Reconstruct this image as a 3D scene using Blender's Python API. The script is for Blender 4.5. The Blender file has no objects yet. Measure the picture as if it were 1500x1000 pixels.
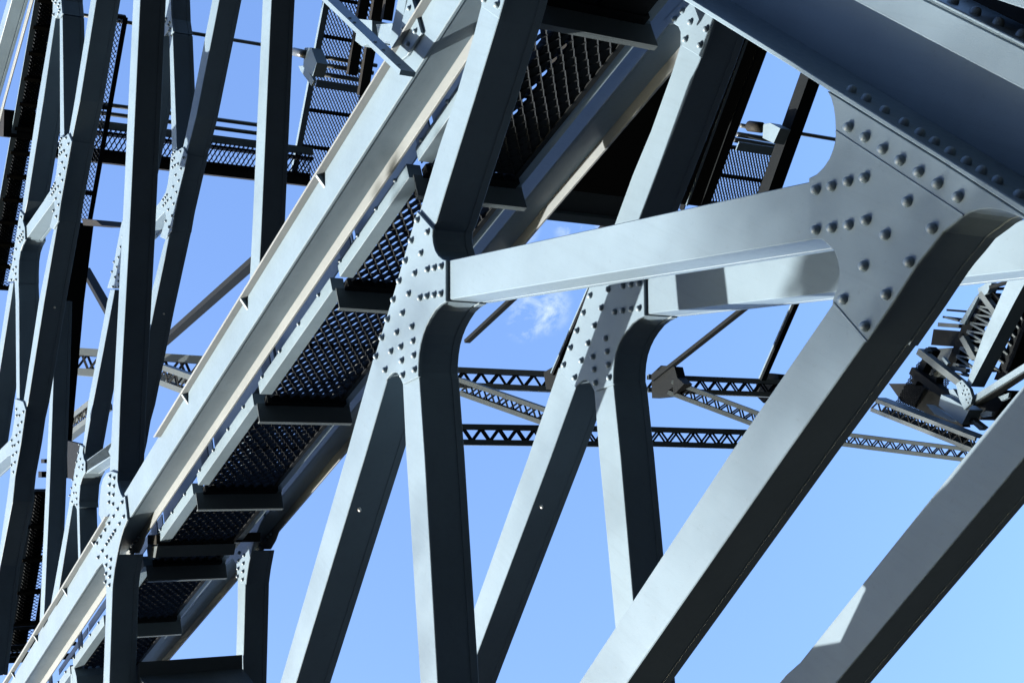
import bpy, math, random
from mathutils import Vector, Matrix
random.seed(7)
S = bpy.context.scene
COL = S.collection

# ------------------------------------------------------------------ camera frame and world frame
F = 2008.0                                   # focal length in pixels of the 1500 px wide photograph
T = Vector((0.86066, -0.04776, -0.50694)).normalized()      # across the bridge, camera coordinates
UP = Vector((-0.461, 0.34, -0.815))
UP = (UP - T * UP.dot(T)).normalized()       # world up, camera coordinates
YV = UP.cross(T).normalized()
CAM = Vector((0.0, 0.0, 1.7))
DA = 3.27                                    # distance of the near truss plane from the camera (x axis)
W = 1.2504                                   # spacing of the two truss planes
TD = 0.24                                    # depth of the box members

def cam2world(v):
    return Vector((v.dot(T), v.dot(YV), v.dot(UP)))

def ray(x, y):
    return cam2world(Vector(((x - 750) / F, (500 - y) / F, -1.0)))

def P(x, y, t=0.0):
    """point of the upright plane t metres behind the near truss seen at photo position x, y"""
    r = ray(x, y)
    return CAM + r * ((DA + t) / r.x)

def PZ(x, y, z):
    return CAM + ray(x, y) * z

def crop(ox, oy, pts, s=6.805):
    return [(ox + a / s, oy + b / s) for a, b in pts]

# ------------------------------------------------------------------ materials
def node(nt, kind, **kw):
    n = nt.nodes.new(kind)
    for k, v in kw.items():
        if k in n.inputs:
            n.inputs[k].default_value = v
        else:
            setattr(n, k, v)
    return n

def paint(name, col, rough=0.42, var=0.09, bump=0.06, grime=0.38, scale=1.0, spec=0.5, metal=0.0):
    m = bpy.data.materials.new(name); m.use_nodes = True
    nt = m.node_tree; b = nt.nodes['Principled BSDF']; L = nt.links.new
    tc = node(nt, 'ShaderNodeTexCoord')
    n1 = node(nt, 'ShaderNodeTexNoise', Scale=1.7 * scale, Detail=6.0, Roughness=0.6)
    n2 = node(nt, 'ShaderNodeTexNoise', Scale=34.0 * scale, Detail=4.0, Roughness=0.7)
    n3 = node(nt, 'ShaderNodeTexNoise', Scale=180.0 * scale, Detail=2.0)
    geo = node(nt, 'ShaderNodeNewGeometry')
    for n in (n1, n2, n3): L(geo.outputs['Position'], n.inputs['Vector'])
    r1 = node(nt, 'ShaderNodeMapRange'); r1.inputs['From Min'].default_value = 0.3; r1.inputs['From Max'].default_value = 0.7
    r1.inputs['To Min'].default_value = 1 - var; r1.inputs['To Max'].default_value = 1 + var
    L(n1.outputs['Fac'], r1.inputs['Value'])
    r2 = node(nt, 'ShaderNodeMapRange'); r2.inputs['From Min'].default_value = 0.62; r2.inputs['From Max'].default_value = 0.78
    r2.inputs['To Min'].default_value = 0; r2.inputs['To Max'].default_value = grime
    L(n2.outputs['Fac'], r2.inputs['Value'])
    mu = node(nt, 'ShaderNodeMix', data_type='RGBA', blend_type='MULTIPLY'); mu.inputs[0].default_value = 1
    mu.inputs[6].default_value = (*col, 1)
    L(r1.outputs['Result'], mu.inputs[7])
    mx = node(nt, 'ShaderNodeMix', data_type='RGBA'); L(r2.outputs['Result'], mx.inputs[0])
    L(mu.outputs[2], mx.inputs[6]); mx.inputs[7].default_value = (col[0] * .62, col[1] * .58, col[2] * .52, 1)
    # thin run-off streaks and scuffs
    st = node(nt, 'ShaderNodeMapping'); st.inputs['Scale'].default_value = (30, 30, 1.6); L(geo.outputs['Position'], st.inputs['Vector'])
    n5 = node(nt, 'ShaderNodeTexNoise', Scale=1.0, Detail=5.0, Roughness=.7); L(st.outputs['Vector'], n5.inputs['Vector'])
    r5 = node(nt, 'ShaderNodeMapRange'); r5.inputs['From Min'].default_value = .5; r5.inputs['From Max'].default_value = .8; r5.inputs['To Max'].default_value = .30
    L(n5.outputs['Fac'], r5.inputs['Value'])
    mz = node(nt, 'ShaderNodeMix', data_type='RGBA'); L(r5.outputs['Result'], mz.inputs[0]); L(mx.outputs[2], mz.inputs[6]); mz.inputs[7].default_value = (col[0] * .75, col[1] * .74, col[2] * .72, 1)
    L(mz.outputs[2], b.inputs['Base Color'])
    rr = node(nt, 'ShaderNodeMapRange'); rr.inputs['To Min'].default_value = rough - .1; rr.inputs['To Max'].default_value = rough + .12
    L(n2.outputs['Fac'], rr.inputs['Value']); L(rr.outputs['Result'], b.inputs['Roughness'])
    b.inputs['Specular IOR Level'].default_value = spec
    b.inputs['Metallic'].default_value = metal
    ad = node(nt, 'ShaderNodeMath', operation='MULTIPLY_ADD'); L(n2.outputs['Fac'], ad.inputs[0]); ad.inputs[1].default_value = .5
    L(n3.outputs['Fac'], ad.inputs[2])
    n4 = node(nt, 'ShaderNodeTexNoise', Scale=5.5 * scale, Detail=2.0); L(geo.outputs['Position'], n4.inputs['Vector'])
    a2 = node(nt, 'ShaderNodeMath', operation='MULTIPLY_ADD'); L(n4.outputs['Fac'], a2.inputs[0]); a2.inputs[1].default_value = 5.0; L(ad.outputs[0], a2.inputs[2])
    bp = node(nt, 'ShaderNodeBump', Strength=bump, Distance=.01); L(a2.outputs[0], bp.inputs['Height'])
    L(bp.outputs['Normal'], b.inputs['Normal'])
    return m

M_STEEL = paint('blue_grey_bridge_paint', (0.109, 0.151, 0.189), spec=.15)
M_CREAM = paint('weathered_bridge_paint', (0.122, 0.138, 0.148), rough=.6, grime=.35, spec=.3)  # warmer tone stands in for warm light on edge and rear flanges
M_RIVET = paint('rivet_paint', (0.106, 0.15, 0.19), rough=.45, bump=.03)
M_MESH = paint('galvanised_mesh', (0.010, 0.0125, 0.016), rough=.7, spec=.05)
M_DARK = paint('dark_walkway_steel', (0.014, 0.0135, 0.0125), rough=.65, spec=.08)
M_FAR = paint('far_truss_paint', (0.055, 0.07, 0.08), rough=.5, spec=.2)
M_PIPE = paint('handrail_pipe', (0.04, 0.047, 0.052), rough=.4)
M_BRACE = paint('dark_far_steel', (0.006, 0.0075, 0.009), rough=.6, spec=.05)  # near-black colour stands in for the shade on these parts
M_PLUG = paint('pale_plug', (0.8, 0.8, 0.78), rough=.5)  # pale colour stands in for light showing through drain holes

# ------------------------------------------------------------------ object helpers
def wloc(o):
    p = o.location.copy()
    while o.parent is not None:
        o = o.parent; p += o.location
    return p

def link(name, verts, faces, mat, parent=None, smooth=False):
    c = Vector((0, 0, 0))
    for v in verts: c += v
    c /= len(verts)
    me = bpy.data.meshes.new(name)
    me.from_pydata([tuple(v - c) for v in verts], [], faces)
    me.materials.append(mat)
    if smooth:
        me.polygons.foreach_set('use_smooth', [True] * len(me.polygons))
    me.update()
    o = bpy.data.objects.new(name, me)
    COL.objects.link(o)
    if parent is not None:
        o.parent = parent
        o.location = c - wloc(parent)
    else:
        o.location = c
    return o

def tag(o, label, cat, group=None, kind=None):
    if label: o['label'] = label
    if cat: o['category'] = cat
    if group: o['group'] = group
    if kind: o['kind'] = kind
    return o

def empty(name, loc):
    o = bpy.data.objects.new(name, None); COL.objects.link(o)
    o.empty_display_size = .1
    o.location = loc
    return o

def copy_tree(o, dx, label=None):
    c = o.copy(); COL.objects.link(c)
    c.location = o.location + Vector((dx, 0, 0))
    if label: c['label'] = label
    for ch in list(o.children):
        d = ch.copy(); COL.objects.link(d); d.parent = c
        for g in list(ch.children):
            e = g.copy(); COL.objects.link(e); e.parent = d
    return c

def inset2(poly, d):
    n = len(poly)
    a = sum(poly[i][0] * poly[(i + 1) % n][1] - poly[(i + 1) % n][0] * poly[i][1] for i in range(n))
    sg = 1 if a > 0 else -1
    out = []
    for i in range(n):
        p0, p1, p2 = poly[i - 1], poly[i], poly[(i + 1) % n]
        d1 = Vector((p1[0] - p0[0], p1[1] - p0[1])); d2 = Vector((p2[0] - p1[0], p2[1] - p1[1]))
        if d1.length < 1e-9 or d2.length < 1e-9:
            out.append(p1); continue
        d1.normalize(); d2.normalize()
        n1 = Vector((-d1.y, d1.x)) * sg; n2 = Vector((-d2.y, d2.x)) * sg
        b = n1 + n2
        if b.length < .2: b = n1.copy()
        b.normalize()
        k = d / max(.45, b.dot(n1))
        out.append((p1[0] + b.x * k, p1[1] + b.y * k))
    return out

def slab_yz(name, poly, x0, x1, mat, parent=None, bevel=.0035, groove=False, extra=0.0):
    """a plate or bar: outline poly in the upright plane (y, z), running from x0 to x1 across the bridge"""
    n = len(poly)
    a = sum(poly[i][0] * poly[(i + 1) % n][1] - poly[(i + 1) % n][0] * poly[i][1] for i in range(n))
    if a < 0: poly = poly[::-1]
    D = x1 - x0
    bv = min(bevel, D * .3)
    sec = [(0, bv + extra), (bv, extra)]
    if groove and D > .1:
        g = D * .76
        sec += [(g, extra), (g + .002, extra + .005), (g + .012, extra + .005), (g + .014, extra)]
    sec += [(D - bv, extra), (D, bv + extra)]
    verts, faces = [], []
    for t, ins in sec:
        for y, z in inset2(poly, ins):
            verts.append(Vector((x0 + t, y, z)))
    for k in range(len(sec) - 1):
        for i in range(n):
            j = (i + 1) % n
            faces.append((k * n + i, (k + 1) * n + i, (k + 1) * n + j, k * n + j))
    faces.append(tuple(range(n)))
    faces.append(tuple(reversed(range((len(sec) - 1) * n, len(sec) * n))))
    # outward normals: front cap must look towards -x
    faces = [tuple(reversed(f)) for f in faces]
    return link(name, verts, faces, mat, parent)

def slab(name, px, t0, t1, mat=M_STEEL, parent=None, ref=None, **kw):
    r = t0 if ref is None else ref
    poly = []
    for x, y in px:
        p = P(x, y, r); poly.append((p.y, p.z))
    return slab_yz(name, poly, DA + t0, DA + t1, mat, parent, **kw)

def bar(name, a, b, w, h, up, mat, parent=None):
    d = (b - a).normalized()
    s = d.cross(up).normalized() * (w / 2); u = s.cross(d).normalized() * (h / 2)
    v = [a - s - u, a + s - u, a + s + u, a - s + u, b - s - u, b + s - u, b + s + u, b - s + u]
    f = [(0, 1, 2, 3), (7, 6, 5, 4), (4, 5, 1, 0), (5, 6, 2, 1), (6, 7, 3, 2), (7, 4, 0, 3)]
    return link(name, v, f, mat, parent)

def bars_mesh(name, segs, mat, parent=None):
    V, Fc = [], []
    for a, b, w, h, up in segs:
        d = (b - a).normalized()
        s = d.cross(up).normalized() * (w / 2); u = s.cross(d).normalized() * (h / 2)
        k = len(V)
        V += [a - s - u, a + s - u, a + s + u, a - s + u, b - s - u, b + s - u, b + s + u, b - s + u]
        Fc += [tuple(k + i for i in q) for q in ((0, 1, 2, 3), (7, 6, 5, 4), (4, 5, 1, 0), (5, 6, 2, 1), (6, 7, 3, 2), (7, 4, 0, 3))]
    return link(name, V, Fc, mat, parent)

def tube(name, pts, r, mat, parent=None, seg=8):
    V, Fc = [], []
    for i, p in enumerate(pts):
        d = (pts[min(i + 1, len(pts) - 1)] - pts[max(i - 1, 0)]).normalized()
        s = d.orthogonal().normalized(); u = d.cross(s)
        for k in range(seg):
            a = 2 * math.pi * k / seg
            V.append(p + s * (r * math.cos(a)) + u * (r * math.sin(a)))
    for i in range(len(pts) - 1):
        for k in range(seg):
            j = (k + 1) % seg
            Fc.append((i * seg + k, i * seg + j, (i + 1) * seg + j, (i + 1) * seg + k))
    Fc.append(tuple(reversed(range(seg)))); Fc.append(tuple(range((len(pts) - 1) * seg, len(pts) * seg)))
    return link(name, V, Fc, mat, parent, smooth=True)

def expanded_metal(name, O, a, A, b, B, nrm, ca, cb, sw, sh, mat, parent=None):
    """expanded metal sheet: zigzag strands from O along a (length A) and b (length B)"""
    V, Fc = [], []
    nr = int(B / (cb / 2)); nc = int(A / (ca / 4))
    if cb < .1 and B > 8: nc //= 1
    for i in range(nr + 1):
        base = len(V)
        row = random.uniform(-.04, .04) * cb
        for j in range(nc + 1):
            ph = math.pi * j / 2 + math.pi * (i % 2)
            off = (cb / 4) * math.cos(ph)
            c = O + a * (j * ca / 4) + b * (i * cb / 2 + off + row + random.uniform(-.015, .015) * cb)
            e = b * (sw / 2) * (.75 + .25 * abs(math.cos(ph))) + nrm * (sh / 2) * (1 + .35 * math.sin(ph))
            th = nrm * .0022 - b * .0022
            V += [c - e - th, c + e - th, c + e + th, c - e + th]
        for j in range(nc):
            k = base + j * 4
            for q in range(4):
                r = (q + 1) % 4
                Fc.append((k + q, k + r, k + 4 + r, k + 4 + q))
    return link(name, V, Fc, mat, parent)

# rivet head shared by all joints; local +z is the axis
def rivet_mesh(r, h, seg=14, rings=5):
    V = [Vector((r * 1.04 * math.cos(2 * math.pi * k / seg), r * 1.04 * math.sin(2 * math.pi * k / seg), -.004)) for k in range(seg)]
    Fc = []
    for i in range(rings):
        ph = (i / rings) * math.pi / 2
        for k in range(seg):
            a = 2 * math.pi * k / seg
            V.append(Vector((r * math.cos(ph) ** .8 * math.cos(a), r * math.cos(ph) ** .8 * math.sin(a), h * math.sin(ph) ** .9)))
    V.append(Vector((0, 0, h)))
    for i in range(rings):
        for k in range(seg):
            j = (k + 1) % seg
            Fc.append((i * seg + k, i * seg + j, (i + 1) * seg + j, (i + 1) * seg + k))
    for k in range(seg):
        Fc.append((rings * seg + k, rings * seg + (k + 1) % seg, len(V) - 1))
    me = bpy.data.meshes.new('rivet'); me.from_pydata([tuple(v) for v in V], [], Fc)
    me.materials.append(M_RIVET); me.polygons.foreach_set('use_smooth', [True] * len(me.polygons)); me.update()
    return me

RIV = rivet_mesh(.0185, .022)
FRONT = Vector((-1, 0, 0))

def rivet(parent, p, axis=FRONT, mesh=None, s=1.0, name='rivet'):
    o = bpy.data.objects.new(name, mesh or RIV); COL.objects.link(o)
    o.parent = parent
    o.location = p - wloc(parent)
    o.rotation_euler = axis.to_track_quat('Z', 'Y').to_euler()
    o.scale = (s, s, s * random.uniform(.93, 1.07))
    return o

def rivets(parent, px, t, s=1.0, name='rivet'):
    for x, y in px: rivet(parent, P(x, y, t), s=s, name=name)

NEAR, FARP = 'near truss plane', 'far truss plane'
pairs = []       # (object, label of its copy in the far truss plane)

def member(name, px, label, label_b, cat, group, t0=0.0, t1=TD, ref=0.0, mat=M_STEEL, extra=.0015):
    o = slab(name, px, t0, t1, mat, ref=ref, groove=True, extra=extra)
    tag(o, label, cat, group)
    if label_b: pairs.append((o, label_b))
    return o

def gusset(px, riv, label, label_b, t0=-.02, t1=TD + .001, ref=-.02, rs=1.0, group='riveted gusset plates'):
    o = slab('gusset_plate', px, t0, -.0005, M_STEEL, ref=ref)
    tag(o, label, 'gusset plate', group)
    if t1 > .05: slab('box_joint', px, 0, t1, M_STEEL, o, ref=0, groove=True)
    rivets(o, riv, t0, rs)
    if label_b: pairs.append((o, label_b))
    return o

DG, PG, SG = 'diagonal box members of the trusses', 'post members of the trusses', 'strut members of the trusses'

# ------------------------------------------------------------------ node in the middle of the picture
riv_mid = crop(520, 280, [(628, 292), (728, 412), (568, 497), (663, 622), (508, 697), (602, 822), (447, 897), (728, 783), (797, 768), (866, 752)]) + \
    crop(520, 420, [(540, 72), (388, 132), (655, 112), (724, 97), (794, 84), (862, 74), (480, 265), (331, 327), (575, 400), (422, 457), (275, 510),
                    (584, 543), (464, 600), (365, 645), (216, 695), (592, 685), (472, 738), (307, 830), (600, 827), (482, 882)])
mid_px = [(611.1, 309.4), (633.9, 335.1), (633.4, 344.7), (634.6, 356.4), (637.6, 366.7), (642, 374), (647.8, 379.2), (653, 381.1), (653, 441.3),
          (644.9, 446.5), (637.6, 453.8), (630.2, 465.6), (624.3, 477.3), (619.9, 489), (616.3, 502.3), (614, 517), (612.9, 531.7), (612.6, 551.5),
          (589.8, 562.5), (586.9, 555.2), (584.7, 549.8), (581, 546.1), (578, 544.9), (574.4, 546.1), (570.7, 549.8), (567.4, 554), (565.6, 558),
          (546, 531), (577.3, 427)]
gusset(mid_px, riv_mid, 'riveted gusset joining strut, post and two diverging legs beside the mesh stair',
       'riveted gusset plate in front of open sky, half covered by the pale strut crossing it')
o = member('truss_brace', [(572, 541), (546.4, 525), (506.9, 666), (410, 1000), (206, 1700), (224, 1700), (433.4, 1000), (535.3, 666), (567.6, 556)],
       'slanting leg falling left from the near mid-picture gusset, bright dot on its dark side',
       'slanting leg running down left from the gusset that stands against open sky', 'steel beam', DG)
HOLES = [(o, (526, 745))]
member('truss_brace', [(586, 545), (589.8, 562.5), (594.7, 666), (615.4, 1000), (646, 1500), (669.5, 1500), (641.1, 1000), (622.1, 666), (614.4, 552.3), (611, 535)],
       'upright leg dropping from the near mid-picture gusset, blue blotches on its pale face',
       'upright leg from the gusset against the sky, vanishing behind the big pale diagonal', 'steel beam', PG)
member('truss_post', [(611, 322), (642.2, 217), (665.8, 147), (693.7, 51.4), (705.5, 5), (716, -40), (748, -40), (737.3, 0), (730.3, 29.4), (694.5, 147), (652.8, 280), (640, 323), (634.2, 336), (622, 345)],
       'broad pale post rising from the near mid-picture gusset to the top edge',
       'pale post with black right side rising behind the pale strut to a riveted plate', 'steel beam', PG)
member('truss_strut', [(638, 385.5), (655, 382), (740, 363.8), (1160, 272), (1200, 263.5), (1200, 349.5), (1160, 355.8), (800, 414.8), (656.7, 438.8), (640, 441)],
       'long pale strut from the mid-picture gusset to the largest gusset, nearer of two',
       'second strut striped by hard shadows, seen just below the long pale strut', 'steel beam', SG, t1=.262, extra=0)
# plates where post and stair chord meet above
top_px = [(730.5, 28), (704.7, 9.6), (705, -12), (702, -21), (696, -25), (688, -24), (684, -31), (708, -64), (745, -100), (768, -90), (752, -54), (738.4, 0)]
gusset(top_px, [(729, 8), (710.5, 0), (737, -18), (717, -28), (697, -32), (707, -46)],
       'gusset plate cut by the top edge, ending the broad black-sided post beside the stair chord',
       'pale riveted plate with arched notch below the large blue girder')

# ------------------------------------------------------------------ big node at upper right
riv_big = [(1243.8, 187), (1268, 201.5), (1293.7, 219.2), (1319.4, 235.4), (1346.6, 252.5), (1374, 269.5), (1404, 289),
           (1196, 278.5), (1218.8, 273.3), (1243, 266.5), (1267.3, 260.8), (1196, 337.2), (1219.5, 334.3), (1243.8, 330), (1269.5, 323),
           (1329.7, 295.8), (1297.4, 344.5), (1366.2, 335), (1265.8, 390), (1332.7, 384.2), (1235.7, 438.8), (1298.9, 431.5), (1268, 478)]
big_px = [(1211.4, 133.5), (1213, 137), (1216.6, 143.8), (1220.2, 157), (1222.5, 173), (1223.2, 190.8), (1223, 205), (1219.5, 218.7), (1214.4, 232),
          (1205.6, 245.2), (1195.3, 255.5), (1184.2, 261), (1184, 352), (1195.3, 350), (1204, 351.4), (1211.4, 357.3), (1221.7, 367.6), (1226, 379.3), (1228.3, 391),
          (1228.8, 404.7), (1226.9, 418), (1222.5, 429), (1219.5, 438), (1218.2, 445.5), (1268.7, 501.5), (1309.5, 441), (1342.2, 390), (1352, 376.5),
          (1366.7, 358.8), (1381.4, 339.7), (1402, 324), (1410.8, 316.7), (1421, 310.8), (1434.3, 307.1), (1450.5, 305.7), (1468, 307.9), (1484.3, 313.8),
          (1500, 321), (1660, 427), (1660, 420), (1500, 315.5), (1380, 237.4), (1290, 181.6)]
g = gusset(big_px, riv_big, 'largest gusset plate at upper right, rivets with long shadows, below the blue girder', None)
for px in ([(1224, 191), (1410.8, 314.2), (1410, 316.6), (1223.4, 193.4)], [(1219.5, 443.5), (1221, 442.5), (1269.5, 499), (1268.3, 501)]):
    slab('weld_seam', px, -.0235, -.019, M_STEEL, g, ref=-.0235, bevel=.0006)
member('truss_diagonal', [(1240, 405), (1219.5, 444), (1067.2, 666), (846.8, 1000), (828, 1020), (781, 1088), (786, 1097), (742, 1211), (697, 1212), (371, 1700), (434, 1700), (918.6, 1000), (1150.7, 666), (1268.5, 499), (1300, 440)],  # notch in the unseen lower end is shaped to throw a sunlit patch
       'broadest pale diagonal, running from the largest gusset to the lower edge, black underside',
       'shadowed blue diagonal at lower right corner with one small sunlit corner patch', 'steel beam', DG)
# ------------------------------------------------------------------ large girder across the top right corner
gir = slab('web', [(903, -60), (1160, 98), (1380, 236), (1500, 313), (1660, 417), (1660, 150), (1500, 70), (1364, 1), (1240, -60)], .25, .272, M_STEEL, None, ref=0)
gir.name = 'plate_girder'
tag(gir, 'large blue plate girder sloping across the top right corner above the riveted gusset', 'girder')
slab('lower_flange', [(903, -60), (1000.3, 0), (1160, 98.5), (1213, 132.6), (1380, 236.0), (1500, 314), (1660, 419), (1660, 404), (1500, 302), (1380, 227.6), (1191.6, 110), (1160, 89.6), (1015, 0), (919, -60)],
     -.035, .249, M_STEEL, gir, ref=-.035)
slab('upper_front_plate', [(1136, -60), (1280, 15.9), (1500, 131.5), (1660, 216), (1660, 152), (1500, 72.7), (1353.5, 0), (1232, -60)], -.004, .018, M_STEEL, gir, ref=-.004)
slab('upper_flange', [(1244, -60), (1363.8, 0), (1500, 68.5), (1660, 149), (1660, 142), (1500, 62.5), (1374, 0), (1256, -60)], -.06, .249, M_STEEL, gir, ref=-.06)
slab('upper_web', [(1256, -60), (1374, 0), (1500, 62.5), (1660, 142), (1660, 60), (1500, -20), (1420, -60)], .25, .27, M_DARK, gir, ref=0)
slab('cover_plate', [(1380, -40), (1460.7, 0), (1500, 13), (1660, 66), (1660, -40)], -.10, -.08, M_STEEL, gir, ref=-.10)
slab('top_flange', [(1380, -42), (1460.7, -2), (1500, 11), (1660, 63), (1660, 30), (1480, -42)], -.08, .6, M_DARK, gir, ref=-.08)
# rivets standing on the flanges
def flange_axis(a, b, t):
    d = (P(*b, t) - P(*a, t)).normalized()
    n = d.cross(Vector((1, 0, 0))).normalized()
    return n if n.dot(P(a[0] + 30, a[1] - 50, t) - P(*a, t)) > 0 else -n
def on_line(x, a, b):
    return a[1] + (b[1] - a[1]) * (x - a[0]) / (b[0] - a[0])
axL = flange_axis((1160, 89.6), (1500, 302), -.035)
def rivet_on_flange(x, y, a, b, ax, parent, t_front):
    # position t behind the front edge where the line of sight meets the flange's upper face
    p0 = P(*a, t_front)
    r = ray(x, y)
    k = (p0 - CAM).dot(ax) / r.dot(ax)
    rivet(parent, CAM + r * k, axis=ax, s=1.0)
for x, y in [(1246.7, 134), (1268, 147), (1295.2, 164), (1323, 182), (1346.6, 197), (1368, 210), (1391, 224.5), (1414.5, 239), (1436.5, 253), (1460, 267), (1491.6, 288)]:
    rivet_on_flange(x, y, (1380, 227.6), (1500, 302), axL, gir, -.035)
axU = flange_axis((1374, 0), (1500, 62.5), -.06)
for x, y in [(1366, -10), (1395.5, 5), (1428, 20.5), (1461.5, 36.5), (1495.5, 54)]:
    rivet_on_flange(x, y, (1374, 0), (1500, 62.5), axU, gir, -.06)

# ------------------------------------------------------------------ stair chord, its node at lower left
CS0, CS1 = P(35, 1000, 0), P(676, 0, 0)
cs = (CS1 - CS0).normalized()
cn = cs.cross(Vector((1, 0, 0))).normalized()
if cn.dot(P(700, 300, 0) - P(460, 334, 0)) < 0: cn = -cn
def SN(p): return ((p - CS0).dot(cs), (p - CS0).dot(cn))
def CP(s, n, t): 
    p = CS0 + cs * s + cn * n
    return Vector((DA + t, p.y, p.z))
def chord_box(name, s0, s1, n0, n1, t0, t1, mat, parent):
    poly = [(lambda q: (q.y, q.z))(CP(s, n, 0)) for s, n in ((s0, n0), (s1, n0), (s1, n1), (s0, n1))]
    return slab_yz(name, poly, DA + t0, DA + t1, mat, parent, bevel=.002)
def line_x(y, a, b): return a[0] + (b[0] - a[0]) * (y - a[1]) / (b[1] - a[1])
LIPo = ((557, 97), (3, 1000)); FACEl = ((560, 100), (16.5, 1000)); FACEr = ((676, 0), (35, 1000)); LIPr = ((646.7, 141.5), (66, 1000))
y0, y1 = -160, 1240
chord = slab('stair_chord', [(line_x(y0, *FACEl) - 2, y0), (line_x(y0, *FACEr), y0), (line_x(y1, *FACEr), y1), (line_x(y1, *FACEl) - 2, y1)], 0, .022, M_STEEL, None, ref=0)
tag(chord, 'long pale chord climbing from lower left beside the mesh stair, nearer of the two', 'steel beam', 'stair chords')
slab('rear_flange', [(line_x(y0, (692, 53), (55.5, 1000)) - 6, y0), (line_x(y0, *LIPr), y0), (line_x(y1, *LIPr), y1), (line_x(y1, (692, 53), (55.5, 1000)) - 6, y1)],
     .202, .222, M_CREAM, chord, ref=.202)
for ya, yb in ((y0, 640), (756, y1)):
    slab('edge_flange', [(line_x(ya, *LIPo), ya), (line_x(ya, *LIPo) + 2.2, ya), (line_x(yb, *LIPo) + 2.2, yb), (line_x(yb, *LIPo), yb)], -.052, .0, M_CREAM, chord, ref=-.052, bevel=.002)
NR = SN(P(*FACEr[1], 0))[1]; NL = SN(P(*FACEl[1], 0))[1]
sA, sB, sM = SN(P(line_x(y1, *FACEr), y1, 0))[0], SN(P(line_x(y0, *FACEr), y0, 0))[0], SN(P(line_x(590, *FACEr), 590, 0))[0]
sec_ = [(.023, NL - .02), (.023, NR - .003), (.201, NR - .026), (.201, NL - .02)]
bv_ = [CP(q, n, t) for q in (sA, sB) for t, n in sec_]
link('box_body', bv_, [(0, 1, 2, 3), (7, 6, 5, 4), (0, 4, 5, 1), (1, 5, 6, 2), (2, 6, 7, 3), (3, 7, 4, 0)], M_STEEL, chord)
for x, y in [(466, 256), (358, 437), (272, 577), (143, 793), (94, 862), (52, 931), (20, 985)]:
    s, n = SN(P(line_x(y, *LIPo) + 5, y, -.03))
    nl = SN(P(line_x(y, *LIPo), y, -.052))[1]
    q = [CP(s, nl + .004, -.05), CP(s, nl + .004, -.001), CP(s, nl + .10, -.001)]
    q2 = [v + cs * .02 for v in q]
    link('stiffener', q + q2, [(0, 1, 2), (5, 4, 3), (0, 3, 4, 1), (1, 4, 5, 2), (2, 5, 3, 0)], M_STEEL, chord)
pairs.append((chord, 'farther stair chord running behind the mesh stair, shadowed face and pale edge'))

riv_low = crop(130, 660, [(218, 252), (260, 272), (213, 337), (256, 352), (210, 427), (251, 439), (208, 512), (248, 530), (340, 512), (294, 580), (253, 652), (355, 655),
                          (209, 722), (312, 726), (169, 788), (268, 795), (248, 830), (226, 862), (126, 855), (205, 897), (183, 930), (88, 920)]) + \
    crop(130, 760, [(143, 315), (102, 380), (185, 374), (226, 402), (180, 457), (220, 487), (178, 542), (216, 572), (172, 624), (211, 657)])
low_px = [(162.4, 689.4), (172, 692.6), (171.9, 704), (174, 714.4), (177, 723.2), (180, 728), (182.9, 726), (186.6, 760.5), (181.4, 773), (177.8, 784.9),
          (174.8, 796.7), (172.6, 807), (170.4, 818.8), (168.2, 830.5), (166.7, 842.3), (165.3, 854), (164.5, 863.8), (155, 861), (154.2, 848), (153.5, 833.5), (149.5, 823.5),
          (139, 836), (127, 822), (136, 800), (155, 768), (148, 762), (144.5, 752), (146.2, 727.6), (147.7, 713), (150.6, 701), (155.8, 692.3)]
gusset(low_px, riv_low, 'riveted gusset plate on the stair chord at lower left, joining two posts',
       'shaded riveted plate at the foot of the farther stair chord beside the stair', t0=-.02, t1=.0, ref=-.02)
post_a = member('truss_post', [(197.5, -60), (194.7, 0), (178.7, 333), (165.3, 588), (160, 690), (158, 715), (176, 760), (196, 710), (182.5, 727.2), (180, 727.4), (177, 722.4), (174.2, 713.8), (172.2, 703.5), (172.2, 691), (175.6, 588), (189.4, 333), (204.9, 0), (208, -60)],
       'near post ending at the riveted plate on the stair chord, wide black side',
       'pale upright post standing alone against the sky, ending behind the stair chord', 'steel beam', PG, t0=.003)
member('truss_post', [(158, 812), (171.3, 812), (166.7, 842.3), (164.3, 863.6), (159.7, 1000), (155, 1140), (146, 1140), (150.7, 1000), (154.5, 895), (155.2, 854)],
       'near post below the riveted plate on the stair chord, black side towards stair',
       'farther post dropping below the stair from the second chord, broad black side', 'steel beam', PG, t0=.003)
rp = slab('rear_gusset', [(183, 810), (213.5, 781.5), (209, 797), (203, 810)], .19, .20, M_CREAM, None, ref=.19)
tag(rp, 'small cream riveted plate behind the lower left stair chord node', 'gusset plate', 'rear gusset plates')
rivets(rp, [(191.5, 804), (197.5, 795.5), (201, 790.5), (204.5, 786)], .19, .8)
pairs.append((rp, 'small cream riveted plate behind the farther chord, against the sky'))

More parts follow.
